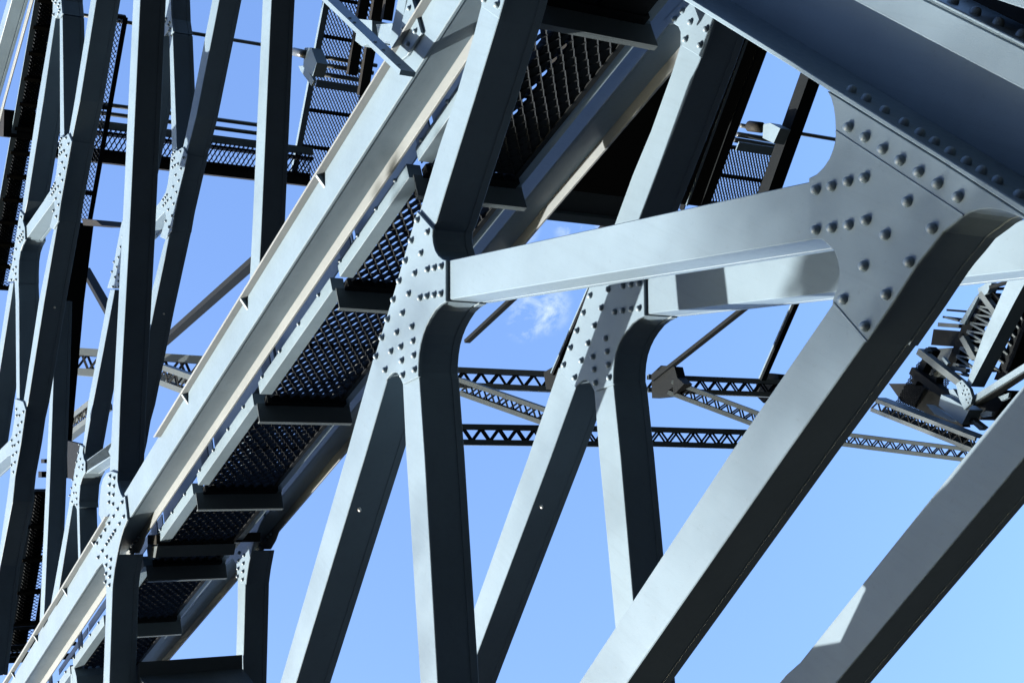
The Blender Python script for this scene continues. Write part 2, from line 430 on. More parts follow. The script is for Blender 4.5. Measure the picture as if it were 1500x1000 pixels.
# ------------------------------------------------------------------ bays farther along the trusses, at the left of the picture
def c147(oy, pts): return crop(0, oy, pts)
r_a = c147(147, [(618, 382), (663, 377), (603, 407), (688, 437), (613, 449), (600, 472), (643, 505), (618, 522), (601, 542), (666, 555), (623, 622), (646, 679), (602, 742),
                 (626, 799), (551, 830), (538, 857), (583, 862), (521, 882), (555, 888), (538, 917), (603, 920), (521, 942), (561, 982)]) + c147(294, [(588, 42), (540, 100), (565, 159)])
ga_px = [(89.4, 198.5), (93.6, 201), (100, 195.5), (105, 207.2), (89.3, 294), (85.2, 323.5), (78, 336), (72.5, 333), (80, 305), (79, 294.5), (64, 294), (73.5, 279), (80, 264.6), (82.3, 253), (85.2, 229), (86.5, 213)]
gusset(ga_px, r_a, 'narrow foreshortened gusset on the steep pale-edged leg left of the black post',
       'narrow bluish riveted gusset between two slanting legs against the sky', rs=.95)
member('truss_brace', [(142.6, -60), (133, 0), (109.5, 147), (98, 213), (101, 222), (105, 206), (117.2, 147), (141, 0), (150.5, -60)],
       'steep slanting leg with thin lit edge, running from the top edge to the narrow gusset',
       'steep slanting leg half in blue shadow, left of the lone upright post', 'steel beam', DG)
HOLES.append((bpy.data.objects['truss_brace.001'], (155, 30)))
o = member('truss_brace', [(88, 290), (84, 318), (76.5, 345), (57, 441), (34.5, 588), (29, 625), (36, 612), (41.2, 588), (64.7, 441), (84.7, 325), (90, 291)],
       'thin-edged slanting leg below the narrow gusset at far left, bright spots on its black side',
       'slanting leg right of the near post against the sky, bright dot on black side', 'steel beam', DG)
HOLES += [(o, (80, 450)), (o, (108, 277))]
member('truss_strut', [(80.5, 290), (64, 294), (36.7, 333.7), (33, 345), (38, 350.6), (78.6, 294.7)],
       'short pale strut slanting between two narrow gussets at far left',
       'short lit strut glimpsed behind the near post beside the bluish gusset', 'steel beam', SG, t1=.2)
member('truss_post', [(87.5, 15), (91.5, 22), (94, 200), (93, 215), (88.5, 215), (88, 200)],
       'thin pale upright between the top left gusset and the narrow gusset below',
       'thin upright in blue shade above the bluish gusset, against a black side', 'steel beam', PG)
member('truss_brace', [(78, 15), (75.7, 28), (55.6, 147), (33.8, 294), (30.5, 330), (35, 318), (40.4, 294), (63.5, 147), (81, 28), (82, 18)],
       'pale-edged leg from the top left gusset down to the next one at far left', 'black-sided leg just right of the near post below the top edge', 'steel beam', DG)
r_t = crop(0, 0, [(560, 35), (598, 40), (588, 70), (600, 105), (590, 130), (540, 150), (535, 8), (570, 5)])
gusset([(79, -60), (89, -60), (89.6, 0), (91.3, 20), (87, 27), (84.5, 21), (81.5, 27), (77, 24.5), (77.5, 0)], r_t,
       'small riveted gusset cut by the top edge, above two thin pale legs at upper left',
       'small riveted gusset near the top, right of the near black post', rs=.95)
r_b = c147(294, [(216, 163), (200, 270), (232, 312), (218, 337), (233, 368), (203, 355), (182, 378), (222, 395), (204, 412), (165, 485), (150, 585), (163, 663), (135, 690), (160, 730), (118, 790), (165, 788), (113, 635), (130, 533)])
gusset([(29.5, 309), (34.5, 315), (33.2, 323), (36.2, 333.7), (36.9, 351), (33, 358.7), (30, 367.5), (28, 380.7), (27.3, 397), (27.3, 414), (21.5, 412), (20, 408), (18.2, 412), (10.8, 412), (14, 399), (17.6, 384), (22, 355), (27, 323)], r_b,
       'narrow riveted gusset by the left edge above a mesh-backed gap', 'pale riveted gusset left of the near post in front of open sky', rs=.95)
V_ = [(161.5, 424), (157.2, 441), (129.3, 588), (121.5, 652), (118, 668), (124, 668), (125.2, 654), (136.7, 588), (165.3, 441), (168, 424)]
o = slab('truss_brace', V_, W, W + TD, M_STEEL, ref=W, groove=True)
tag(o, 'pale slanting leg against the sky, left of the near post', 'steel beam', DG)
copy_tree(o, -W, 'leg leaving the picture at the left edge below the narrow mesh-backed gusset')
member('truss_post', [(21, 408), (22.8, 441), (24, 582), (24.5, 600), (29.3, 600), (28.7, 582), (28, 441), (27, 410)],
       'thin pale upright between two narrow gussets by the left edge', None, 'steel beam', PG)
r_c = c147(588, [(168, 77), (238, 102), (173, 139), (198, 139), (220, 205), (183, 239), (202, 305), (168, 337), (188, 405), (121, 387), (150, 437), (128, 442), (168, 505), (133, 535), (153, 605), (118, 632), (136, 702)])
gusset([(22, 584), (29, 586), (33.8, 588), (37.5, 600), (30.9, 647), (22, 697), (14.7, 697), (16, 666), (11, 668), (8, 660), (13, 647), (17.6, 636.5), (21.5, 610)], r_c,
       'riveted gusset at the left edge halfway down, black side to its right', 'lilac riveted gusset edge peeping out left of the chord plate at lower left', rs=.95)
member('truss_strut', [(18, 640), (0, 658), (-30, 686), (-30, 706), (0, 678), (17, 663)],
       'pale strut stub leaving the left edge from the halfway gusset', 'pale strut stub left of the near post, just above the chord plate', 'steel beam', SG, t1=.2)
o = member('truss_brace', [(15.5, 690), (9.6, 735), (0, 800), (-30, 990), (-18, 990), (0, 829), (18.4, 735), (23, 690)],
       'black-sided leg running down the left edge below the halfway gusset', None, 'steel beam', DG)
HOLES.append((o, (43, 650)))
# a node of the far truss plane seen between the legs
r_d = c147(588, [(795, 425), (785, 510), (803, 573), (768, 600), (830, 630), (790, 655), (825, 675), (768, 743), (730, 780), (753, 830), (715, 860), (738, 910), (762, 910), (700, 935), (766, 965)]) + \
    c147(720, [(768, 70), (722, 100), (768, 128)])
o = slab('gusset_plate', [(117.5, 651), (122, 654), (121, 661.5), (122.7, 671.8), (125, 676), (125, 691), (120.5, 699.7), (117.5, 710), (115.6, 735), (116.2, 743), (111.7, 744), (108.7, 736), (106, 740), (101, 739), (101.4, 735), (105.8, 708.5), (111.7, 676)],
         W - .02, W + TD, M_STEEL, ref=W - .02)
tag(o, 'shaded blue riveted gusset in the sky gap, two thin legs below it', 'gusset plate', 'riveted gusset plates')
rivets(o, r_d, W - .02, .95)
o = slab('truss_strut', [(122, 678), (164, 647), (190, 628), (190, 648), (164, 667), (122, 693)], W, W + .2, M_STEEL, ref=W, extra=.003)
tag(o, 'short pale strut from the shaded blue gusset to behind the near post', 'steel beam', SG)
o = slab('truss_brace', [(104, 728), (101, 739), (79, 860), (60, 960), (70, 960), (87, 860), (106.5, 739), (109, 730)], W, W + TD, M_STEEL, ref=W, extra=.003)
tag(o, 'thin bluish leg slanting from the shaded gusset to the lower left chord', 'steel beam', DG)
o = slab('truss_post', [(111, 730), (112.4, 743), (114.3, 808), (116, 880), (119.5, 880), (117.7, 808), (116, 740)], W, W + TD, M_STEEL, ref=W, extra=.003)
tag(o, 'thin upright in shade below the shaded blue gusset, left of the chord', 'steel beam', PG)
o = slab('truss_post', [(77, 440), (72.7, 588), (66, 735), (60, 870), (56, 960), (61, 960), (66, 870), (72, 735), (77.2, 588), (82, 440)], W, W + TD, M_STEEL, ref=W, groove=True)
tag(o, 'slim upright with thin lit edge and wide black side at lower left', 'steel beam', PG)
# chord at the top left corner
o = slab('stair_chord', [(28.5, -60), (11, 0), (0, 38), (-40, 178), (-32, 178), (0, 63), (17.6, 0), (34.5, -60)], 0, .2, M_STEEL, ref=0, groove=True)
tag(o, 'chord crossing the top left corner, black side edged by a cream flange', 'steel beam', 'stair chords')
slab('rear_flange', [(60, -60), (44, 0), (6, 141), (-22, 245), (-18, 245), (8.5, 141), (47.8, 0), (64.5, -60)], .202, .222, M_CREAM, o, ref=.202)

# small pale studs standing in for light through drain holes in the legs
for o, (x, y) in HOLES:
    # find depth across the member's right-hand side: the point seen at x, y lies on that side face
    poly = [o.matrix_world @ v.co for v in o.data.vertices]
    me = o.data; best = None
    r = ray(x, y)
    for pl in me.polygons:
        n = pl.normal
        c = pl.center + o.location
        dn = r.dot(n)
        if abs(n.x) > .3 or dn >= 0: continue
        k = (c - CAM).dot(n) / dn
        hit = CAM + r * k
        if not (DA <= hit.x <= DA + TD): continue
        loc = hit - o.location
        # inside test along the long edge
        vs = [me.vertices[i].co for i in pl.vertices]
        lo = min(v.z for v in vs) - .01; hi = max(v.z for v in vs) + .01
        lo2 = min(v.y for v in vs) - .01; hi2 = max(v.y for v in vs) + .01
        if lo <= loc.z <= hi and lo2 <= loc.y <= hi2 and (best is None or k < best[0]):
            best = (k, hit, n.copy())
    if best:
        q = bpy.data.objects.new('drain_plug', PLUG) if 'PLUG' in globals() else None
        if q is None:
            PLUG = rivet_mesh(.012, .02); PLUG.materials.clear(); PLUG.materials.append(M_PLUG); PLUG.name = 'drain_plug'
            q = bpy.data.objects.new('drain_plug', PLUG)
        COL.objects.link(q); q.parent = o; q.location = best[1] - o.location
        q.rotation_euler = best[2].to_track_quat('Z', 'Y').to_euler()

for o, lb in pairs:
    if lb: copy_tree(o, W, lb)

# ------------------------------------------------------------------ mesh stair between the two chords
stair = empty('mesh_stair', CP(4.0, .15, .6))
tag(stair, 'steep expanded-metal stair with cross beams climbing between the two chords', 'stair')
n1 = SN(P(515, 333.5, .50))[1]; n2 = SN(P(535.5, 333.5, .29))[1]; n3 = SN(P(553, 333.5, .29))[1]
marks = [(610, 273.7), (495.2, 437), (378.5, 603), (288, 728.7), (214.5, 831)]
ss = [SN(P(x, y, .30))[0] for x, y in marks]
print('STAIR', [round(v, 3) for v in ss], 'n', n1, n2, n3, 'lip', SN(P(646.7, 141.5, .202))[1])
step = (ss[0] - ss[-1]) / 4
NLIP = SN(P(line_x(400, *LIPo), 400, -.052))[1]
print('NLIP', NLIP, 'NL', NL, 'NR', NR)
sl = [ss[0] + step * k for k in (3, 2, 1)] + ss + [ss[-1] - step * k for k in (1, 2, 3)]
T0S, T1S = .38, .97
X1 = Vector((1, 0, 0))
N1, N2, N3 = n1, n2, n3
for i in range(len(sl) - 1):
    s1, s0 = sl[i], sl[i + 1]
    dn = -.012 * ((s0 + s1) / 2 - 7); n1, n2, n3 = N1 + dn, N2 + dn, N3 + dn
    st = chord_box('stringer', s0 + .03, s1 - .02, n1, SN(P(539, 333.5, .50))[1], .50, .51, M_STEEL, stair)
    fl = chord_box('stringer_flange', s0 + .10, s1 - .04, n2, n3, .29, .385, M_STEEL, stair)
    for k in range(4):
        sk = s0 + (s1 - s0) * (.14 + .24 * k)
        rivet(st, CP(sk, (n1 * .45 + n2 * .55), .50), s=1.0, name='bolt')
        rivet(fl, CP(sk - .02, n2 + .012, .29), s=.85, name='bolt')
    bracket = chord_box('end_bracket', s0 - .04, s0 + .14, n1 + .02, n2 + .0, .392, .402, M_FAR, stair)
    chord_box('stringer', s0 + .0, s1 - .01, n3 - .14, n3 + .0, 1.0, 1.06, M_STEEL, stair)
    chord_box('mesh_edge', s0 + .03, s1 - .02, n3 - .05, n3 + .02, .945, .985, M_BRACE, stair)
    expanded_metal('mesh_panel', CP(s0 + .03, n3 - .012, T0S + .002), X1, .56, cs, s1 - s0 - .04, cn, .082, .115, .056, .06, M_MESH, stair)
    chord_box('deck_rib', s0 + (s1 - s0) * .5 - .012, s0 + (s1 - s0) * .5 + .012, n3 - .035, n3 - .028, T0S, T1S, M_MESH, stair)
for s in sl[:-1]:
    n3 = N3 - .012 * (s - 7)
    b = chord_box('cross_beam', s + .0, s + .06, n3 - .03, n3 + .03, .36, 1.0, M_BRACE, stair)
    chord_box('beam_lip', s - .012, s - .002, n3 + .012, n3 + .165, .30, 1.05, M_FAR, b)
    chord_box('beam_foot', s - .04, s - .013, n3 + .153, n3 + .165, .30, 1.05, M_FAR, b)

chord_box('deck_beam', ss[0] + .25, sl[0], N3 - .10, N3 - .04, .54, .64, M_BRACE, stair)
chord_box('side_plate', ss[0] + .1, sl[0], N3 - .05, N3 - .035, .67, .965, M_BRACE, stair)
# beam between the two lower left nodes, and the landing below
o = slab('cross_strut', [(216, 783), (229, 783), (229, 797), (216, 797)], .26, W - .02, M_DARK, ref=.26)
tag(o, 'dark cross strut under the stair joining the two lower left chord plates', 'steel beam')
slab('curved_plate', [(216, 799), (230, 799), (227, 816), (219, 816)], .27, W - .25, M_FAR, o, ref=.27)
o = slab('landing_beam', [(199, 975), (204, 969), (204, 990), (230, 1030), (200, 1060)], .25, W - .03, M_FAR, ref=.25)
tag(o, 'brown shadowed beam across the foot of the stair at the lower edge', 'steel beam')
o = slab('landing_beam', [(103, 976), (108, 974), (112, 990), (116, 1040), (104, 1040)], .3, 1.0, M_STEEL, ref=.3)
tag(o, 'teal shadowed beam below the stair left of the near lower post', 'steel beam')

# ------------------------------------------------------------------ angle brace and plate on the upper chord
o = slab('gusset_plate', [(601, -60), (596.7, 0), (576, 79), (585, 90), (596, 81.5), (617.3, 48.5), (604, 0), (612, -60)], -.02, -.002, M_STEEL, ref=-.02)
tag(o, 'small lozenge plate with four rivets on the upper stair chord', 'gusset plate', 'riveted gusset plates')
rivets(o, [(600, 13), (592, 43), (609, 46.5), (597.8, 65)], -.02, .85)
o = member('truss_post', [(590, -60), (582, 0), (569, 60), (574, 82), (582, 76), (595, 0), (607, -60)], 'thin pale member meeting the lozenge plate on the upper chord', None, 'steel beam', PG, t0=.002, t1=.1)
br = bar('angle_brace', P(481, -2, -.12), P(597, 108, -.12), .028, .09, Vector((1, 0, 0)), M_STEEL)
tag(br, 'shaded blue angle brace with bolts lying over the upper stair chord', 'brace')
d_ = (P(597, 108, -.12) - P(481, -2, -.12))
for k in (.30, .36, .62, .72, .9):
    p = P(481, -2, -.136) + d_ * k
    rivet(br, p, s=.7, name='bolt')

# ------------------------------------------------------------------ catwalks behind the trusses
def catwalk(name, a, b, t, width, label, beam=(.12, .30), n_frames=4, cell=(.075, .11), dense=1.0, plate=0):
    A, B = P(*a, t), P(*b, t)
    d = (B - A); Ln = d.length; d.normalize()
    n = d.cross(X1).normalized()
    if n.dot(CAM - A) < 0: n = -n         # n faces the viewer's side: the underside
    root = empty(name, (A + B) / 2 + X1 * width / 2)
    tag(root, label, 'walkway')
    for k in (0, 1):
        p = A + X1 * (width * k); q = B + X1 * (width * k)
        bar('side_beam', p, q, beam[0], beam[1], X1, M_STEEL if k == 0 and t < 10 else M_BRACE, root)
    segs = [(A + d * (Ln * k / n_frames), A + d * (Ln * k / n_frames) + X1 * width, .07, .09, n) for k in range(n_frames + 1)]
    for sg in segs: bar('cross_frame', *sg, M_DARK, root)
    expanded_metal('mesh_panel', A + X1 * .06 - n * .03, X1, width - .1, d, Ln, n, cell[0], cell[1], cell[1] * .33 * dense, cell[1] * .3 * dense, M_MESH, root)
    if plate:
        bar('deck_plate', A + X1 * (width * plate / 2 + .05) - n * .1, B + X1 * (width * plate / 2 + .05) - n * .1, width * plate, .012, n, M_BRACE, root)
    return root, A, B, d, n

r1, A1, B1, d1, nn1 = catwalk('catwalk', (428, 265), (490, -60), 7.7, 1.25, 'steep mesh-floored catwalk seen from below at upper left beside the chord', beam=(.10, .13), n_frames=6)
for k, (y, rad) in enumerate([(88, .045), (99, .05), (112, .05)]):
    x = 488 - k * 5
    tube('handrail', [P(x - 12, y - 4, 7.7), P(x - 12, y - 4, 7.7) + X1 * 1.2], rad, M_PIPE, r1)
bar('toe_board', P(463, 122, 7.6), P(463, 122, 7.6) + X1 * 1.2, .16, .03, X1.cross(d1), M_STEEL, r1)
o = slab('bracket_box', [(446, 70), (456, 70), (464, 92), (458, 112), (444, 98)], 7.2, 7.45, M_STEEL, r1, ref=7.2)
slab('bracket_arm', [(437, 97), (446, 96), (460, 118), (456, 126), (440, 104)], 7.3, 7.36, M_STEEL, r1, ref=7.3)
tube('bracket_pipe', [P(430, 76, 7.2), P(448, 80, 7.2)], .09, M_PIPE, r1)
for px in ([(525, 28), (545, 30), (545, 62), (530, 68), (520, 60)], [(551, 36), (575, 34), (575, 60), (555, 62)]):
    slab('box_support', px, 7.4, 7.8, M_STEEL, r1, ref=7.4)
for a, b in (((558, -30), (531, 140)), ((538, -30), (515, 110)), ((575, -30), (566, 30))):
    bar('frame_post', P(*a, 7.9), P(*b, 7.9), .12, .2, X1, M_DARK, r1)
# transverse walkway
tw = empty('catwalk', P(380, 240, 6.0)); tag(tw, 'level mesh walkway crossing behind the upright posts, two handrails above', 'walkway')
def along(px, t, tA, tB, w, h, name, mat, parent):
    p = P(*px, t)
    return bar(name, Vector((DA + tA, p.y, p.z)), Vector((DA + tB, p.y, p.z)), w, h, UPW, mat, parent)
UPW = Vector((0, 0, 1))
LV = d1
TB0, TB1 = 2.4, 8.0
def trans(px0, px1, th, name, mat):
    p = P(*px0, 7.7); q = P(*px1, 7.7)
    poly = [(p.y, p.z), (q.y, q.z)]
    dd = Vector((q.y - p.y, q.z - p.z)).normalized(); m = Vector((-dd.y, dd.x)) * th
    poly = [(p.y, p.z), (q.y, q.z), (q.y + m.x, q.z + m.y), (p.y + m.x, p.z + m.y)]
    return slab_yz(name, poly, DA + TB0, DA + TB1, mat, tw, bevel=.002)
trans((436, 252), (435, 270), .25, 'edge_beam', M_DARK)
trans((440, 214), (440, 225), .03, 'toe_board', M_STEEL)
trans((441, 228), (441, 231), .2, 'deck_angle', M_DARK)
pm = P(436, 256, 7.7); qm = P(441, 228, 7.7)
dm = (qm - pm); Lm = dm.length; dm.normalize()
expanded_metal('mesh_panel', Vector((DA + TB0, pm.y, pm.z)), X1, TB1 - TB0, dm, Lm, dm.cross(X1).normalized(), .1, Lm / 2.05, .05, .04, M_MESH, tw)
for px, rr in (((443, 192), .045), ((442, 204), .045), ((452, 77), .04)):
    p = P(*px, 7.7)
    tube('handrail', [Vector((DA + TB0, p.y, p.z)), Vector((DA + 7.2, p.y, p.z))], rr, M_PIPE, tw)
# right-hand catwalk
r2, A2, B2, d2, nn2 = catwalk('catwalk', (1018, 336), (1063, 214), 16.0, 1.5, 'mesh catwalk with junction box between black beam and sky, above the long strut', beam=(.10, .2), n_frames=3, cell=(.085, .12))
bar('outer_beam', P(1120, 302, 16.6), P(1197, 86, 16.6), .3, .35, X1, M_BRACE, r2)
for y, rr, xl in ((184, .05, 1085), (197, .06, 1080), (205, .06, 1076)):
    tube('handrail', [P(xl, y, 16.2), P(xl, y, 16.2) + X1 * (1.0 if y < 190 else 1.3)], rr, M_PIPE, r2)
tube('cable_pipe', [P(1100, 184, 16.0), P(1100, 184, 16.0) + X1 * 3.2], .045, M_PIPE, r2)
bar('toe_board', P(1080, 214, 16.0), P(1080, 214, 16.0) + X1 * 1.5, .2, .03, X1.cross(d2), M_STEEL, r2)
slab('lamp_box', [(1118, 182), (1128, 180), (1143, 188), (1133, 210), (1117, 202)], 16.0, 16.3, M_STEEL, r2, ref=16.0)
tube('lamp_head', [P(1098, 185, 16.0), P(1115, 187, 16.0)], .12, M_DARK, r2, seg=12)
# long dark girder face and soffit right of the far post
def down_plate(name, a, b, t0, t1, th, mat, parent=None, ref=None):
    """plate running t0..t1 across the bridge, its underside seen edge a-b at plane ref"""
    p, q = P(*a, ref), P(*b, ref)
    d = Vector((q.y - p.y, q.z - p.z)); d.normalize(); m = Vector((-d.y, d.x))
    if m.y < 0: m = -m                     # thickness goes upwards
    m = m * th
    return slab_yz(name, [(p.y, p.z), (q.y, q.z), (q.y + m.x, q.z + m.y), (p.y + m.x, p.z + m.y)], DA + t0, DA + t1, mat, parent, bevel=.004)
o = down_plate('deck_soffit', (840, 316), (975, -80), 10.1, 12.8, .3, M_FAR, ref=11.0)
tag(o, 'dark deck underside with ribs glimpsed between the farther chord and the far post', 'deck panel')
pa, pb = P(840, 316, 11.0), P(975, -80, 11.0)
dS = (pb - pa); LS = dS.length; dS.normalize(); nS = dS.cross(X1).normalized()
if nS.z > 0: nS = -nS
for k in (.0, .16, .34, .55):
    c = pa + dS * (LS * k) + nS * .08
    bar('rib', Vector((DA + 10.1, c.y, c.z)), Vector((DA + 12.8, c.y, c.z)), .16, .16, dS, M_STEEL, o)
for k, x0_, x1_ in ((.16, 10.0, 11.6), (.34, 12.4, 11.0), (.2, 12.6, 11.9)):
    c = pa + dS * (LS * k) + nS * .06; e = pa + dS * (LS * (k + .17)) + nS * .06
    bar('rib', Vector((DA + x0_, c.y, c.z)), Vector((DA + x1_, e.y, e.z)), .12, .12, nS, M_STEEL, o)
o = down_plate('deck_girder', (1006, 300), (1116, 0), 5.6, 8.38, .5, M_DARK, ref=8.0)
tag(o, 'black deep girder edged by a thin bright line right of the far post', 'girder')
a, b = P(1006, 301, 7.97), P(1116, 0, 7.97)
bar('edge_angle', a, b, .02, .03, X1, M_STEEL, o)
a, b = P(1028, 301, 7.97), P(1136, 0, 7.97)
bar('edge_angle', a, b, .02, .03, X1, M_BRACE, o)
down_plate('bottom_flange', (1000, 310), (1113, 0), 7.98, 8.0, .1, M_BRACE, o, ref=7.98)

# ------------------------------------------------------------------ laced struts far behind
def laced(name, a0, b0, t, h_px, label, group='laced struts of the far span', db=None, n=None, depth=.45):
    """a0, b0: pixel ends of the strut's upper edge at distance plane t (b0 may lie on another plane db)"""
    A = P(*a0, t); B = P(*b0, t if db is None else db)
    A2 = P(a0[0], a0[1] + h_px, t); hh = (A2 - A)
    d = (B - A).normalized()
    v = hh - d * hh.dot(d); H = v.length; v.normalize()
    w = d.cross(v).normalized()
    root = empty(name, (A + B) / 2); tag(root, label, 'lattice strut', group)
    for k, nm in ((.13, 'upper_chord'), (.86, 'lower_chord')):
        for q in (0, 1):
            bar(nm, A + v * (H * k) + w * (depth * q), B + v * (H * k) + w * (depth * q), H * .26, .06, w, M_FAR, root)
        bar(nm, A + v * (H * (0 if k < .5 else .99)), B + v * (H * (0 if k < .5 else .99)), depth * 1.0, .03, v, M_FAR, root) if False else None
    L = (B - A).length; cnt = n or max(3, int(L / (H * .85)))
    segs = []
    for q in (0, 1):
        for i in range(cnt):
            p = A + d * (L * i / cnt) + w * (depth * q); p2 = A + d * (L * (i + .5) / cnt) + w * (depth * q); p3 = A + d * (L * (i + 1) / cnt) + w * (depth * q)
            segs.append((p + v * (H * .8), p2 + v * (H * .2), H * .10, .03, w))
            segs.append((p2 + v * (H * .2), p3 + v * (H * .8), H * .10, .03, w))
    bars_mesh('lacing', segs[:len(segs) // 2], M_BRACE, root)
    bars_mesh('lacing', segs[len(segs) // 2:], M_BRACE, root)
    # cover strips tying the two lattice faces
    bar('cover_strip', A + w * (depth / 2) + v * (H * .02), B + w * (depth / 2) + v * (H * .02), depth, .03, v, M_FAR, root)
    bar('cover_strip', A + w * (depth / 2) + v * (H * .98), B + w * (depth / 2) + v * (H * .98), depth, .03, v, M_FAR, root)
    return root
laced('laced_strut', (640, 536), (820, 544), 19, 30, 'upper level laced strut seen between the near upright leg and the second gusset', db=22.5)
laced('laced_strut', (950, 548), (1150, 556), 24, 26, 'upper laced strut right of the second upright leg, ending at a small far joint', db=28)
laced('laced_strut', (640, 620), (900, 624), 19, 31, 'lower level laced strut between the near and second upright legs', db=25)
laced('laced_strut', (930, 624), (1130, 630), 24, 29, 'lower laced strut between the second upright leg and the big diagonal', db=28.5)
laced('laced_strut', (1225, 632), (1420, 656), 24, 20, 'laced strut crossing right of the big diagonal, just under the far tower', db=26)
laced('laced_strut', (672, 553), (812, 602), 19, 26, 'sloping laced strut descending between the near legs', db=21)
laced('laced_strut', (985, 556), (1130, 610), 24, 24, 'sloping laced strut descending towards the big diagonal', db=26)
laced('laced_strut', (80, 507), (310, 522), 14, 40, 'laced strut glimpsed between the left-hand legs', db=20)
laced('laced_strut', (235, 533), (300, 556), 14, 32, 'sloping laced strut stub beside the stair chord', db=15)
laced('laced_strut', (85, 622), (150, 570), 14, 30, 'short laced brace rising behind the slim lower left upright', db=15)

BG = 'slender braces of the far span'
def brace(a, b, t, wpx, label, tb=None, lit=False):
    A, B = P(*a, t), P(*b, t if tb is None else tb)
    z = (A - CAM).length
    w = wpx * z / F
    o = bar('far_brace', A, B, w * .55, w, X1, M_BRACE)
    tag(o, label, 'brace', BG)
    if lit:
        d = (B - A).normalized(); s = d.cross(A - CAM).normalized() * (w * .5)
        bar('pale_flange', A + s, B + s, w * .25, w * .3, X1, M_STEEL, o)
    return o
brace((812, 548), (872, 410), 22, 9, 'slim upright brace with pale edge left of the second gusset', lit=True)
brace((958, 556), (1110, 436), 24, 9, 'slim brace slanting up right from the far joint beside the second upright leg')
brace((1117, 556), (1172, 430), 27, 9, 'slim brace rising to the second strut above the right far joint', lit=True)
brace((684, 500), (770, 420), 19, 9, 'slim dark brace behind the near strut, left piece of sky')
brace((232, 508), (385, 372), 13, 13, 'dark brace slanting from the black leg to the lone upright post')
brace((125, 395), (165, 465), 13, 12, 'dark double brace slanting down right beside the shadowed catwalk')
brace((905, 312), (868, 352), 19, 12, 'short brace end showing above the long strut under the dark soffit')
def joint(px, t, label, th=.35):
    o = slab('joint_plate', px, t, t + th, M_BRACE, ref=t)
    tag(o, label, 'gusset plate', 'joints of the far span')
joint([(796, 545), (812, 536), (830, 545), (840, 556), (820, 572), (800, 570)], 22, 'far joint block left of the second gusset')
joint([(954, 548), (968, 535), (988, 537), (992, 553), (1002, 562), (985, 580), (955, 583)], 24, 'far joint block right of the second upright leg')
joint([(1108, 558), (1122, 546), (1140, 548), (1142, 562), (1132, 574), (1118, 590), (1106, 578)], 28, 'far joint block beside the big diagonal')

# dark catwalk right of the black leg, upper left
r3, A3, B3, d3, nn3 = catwalk('catwalk', (84, 400), (148, 20), 2.6, .44, 'narrow shadowed mesh catwalk in the gap right of the steep leg', beam=(.05, .08), n_frames=3, cell=(.07, .1))
slab('end_bracket', [(120, 320), (140, 322), (149, 330), (122, 330)], 2.5, 3.0, M_DARK, r3, ref=2.5)
o = slab('truss_post', [(104, 325), (90, 441), (77, 588), (68, 700), (69.5, 700), (78.5, 588), (91.5, 441), (105.5, 325)], 2.5, 2.9, M_BRACE, ref=2.5)
tag(o, 'black upright below the shadowed catwalk, left of the sky gap', 'steel beam', PG)
# shadowed stair mesh at the left edge
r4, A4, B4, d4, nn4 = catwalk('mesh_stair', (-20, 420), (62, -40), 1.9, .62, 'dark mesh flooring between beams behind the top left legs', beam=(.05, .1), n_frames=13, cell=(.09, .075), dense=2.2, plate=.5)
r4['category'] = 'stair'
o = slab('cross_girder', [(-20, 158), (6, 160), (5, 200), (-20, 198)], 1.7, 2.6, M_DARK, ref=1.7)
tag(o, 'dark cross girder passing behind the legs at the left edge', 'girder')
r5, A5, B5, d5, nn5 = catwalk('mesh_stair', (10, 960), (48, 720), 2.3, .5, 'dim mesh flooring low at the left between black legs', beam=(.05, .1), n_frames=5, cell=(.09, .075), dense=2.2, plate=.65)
r5['category'] = 'stair'

lf = empty('landing_frame', P(80, 720, 1.9)); tag(lf, 'dark landing framing glimpsed between slim uprights at lower left', 'frame')
slab('side_plate', [(98, 645), (118, 650), (113, 690), (108, 702), (99, 700)], W + .5, W + .56, M_BRACE, lf, ref=W + .5)
for x, y, t0_, t1_, h_ in ((60, 672, 1.6, 2.2, 6), (56, 690, 1.6, 2.2, 9), (12, 918, 1.0, 2.0, 5), (10, 945, 1.0, 2.0, 6), (8, 962, 1.0, 2.0, 9)):
    slab('frame_bar', [(x, y), (x + 5, y), (x + 5, y + h_), (x, y + h_)], t0_, t1_, M_BRACE, lf, ref=t0_)
# ------------------------------------------------------------------ far tower at the right
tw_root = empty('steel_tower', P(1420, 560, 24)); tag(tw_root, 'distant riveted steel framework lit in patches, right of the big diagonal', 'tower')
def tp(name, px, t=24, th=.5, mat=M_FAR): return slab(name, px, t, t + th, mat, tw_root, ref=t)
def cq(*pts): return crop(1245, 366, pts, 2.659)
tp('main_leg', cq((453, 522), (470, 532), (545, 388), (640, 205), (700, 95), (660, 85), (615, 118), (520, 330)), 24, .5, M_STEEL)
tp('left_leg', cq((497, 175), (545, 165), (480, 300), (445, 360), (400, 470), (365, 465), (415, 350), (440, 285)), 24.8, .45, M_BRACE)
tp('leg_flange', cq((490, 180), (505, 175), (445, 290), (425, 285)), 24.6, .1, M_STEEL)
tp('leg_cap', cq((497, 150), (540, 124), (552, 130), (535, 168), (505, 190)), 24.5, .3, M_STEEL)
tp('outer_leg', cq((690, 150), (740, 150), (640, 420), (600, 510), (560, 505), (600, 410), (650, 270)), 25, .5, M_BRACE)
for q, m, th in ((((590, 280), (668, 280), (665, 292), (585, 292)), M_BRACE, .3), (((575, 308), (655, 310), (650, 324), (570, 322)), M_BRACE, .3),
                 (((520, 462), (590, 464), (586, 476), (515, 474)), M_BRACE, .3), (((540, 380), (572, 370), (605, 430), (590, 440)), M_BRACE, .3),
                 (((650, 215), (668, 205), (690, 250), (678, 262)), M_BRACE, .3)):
    tp('batten', cq(*q), 25.0, th, m)
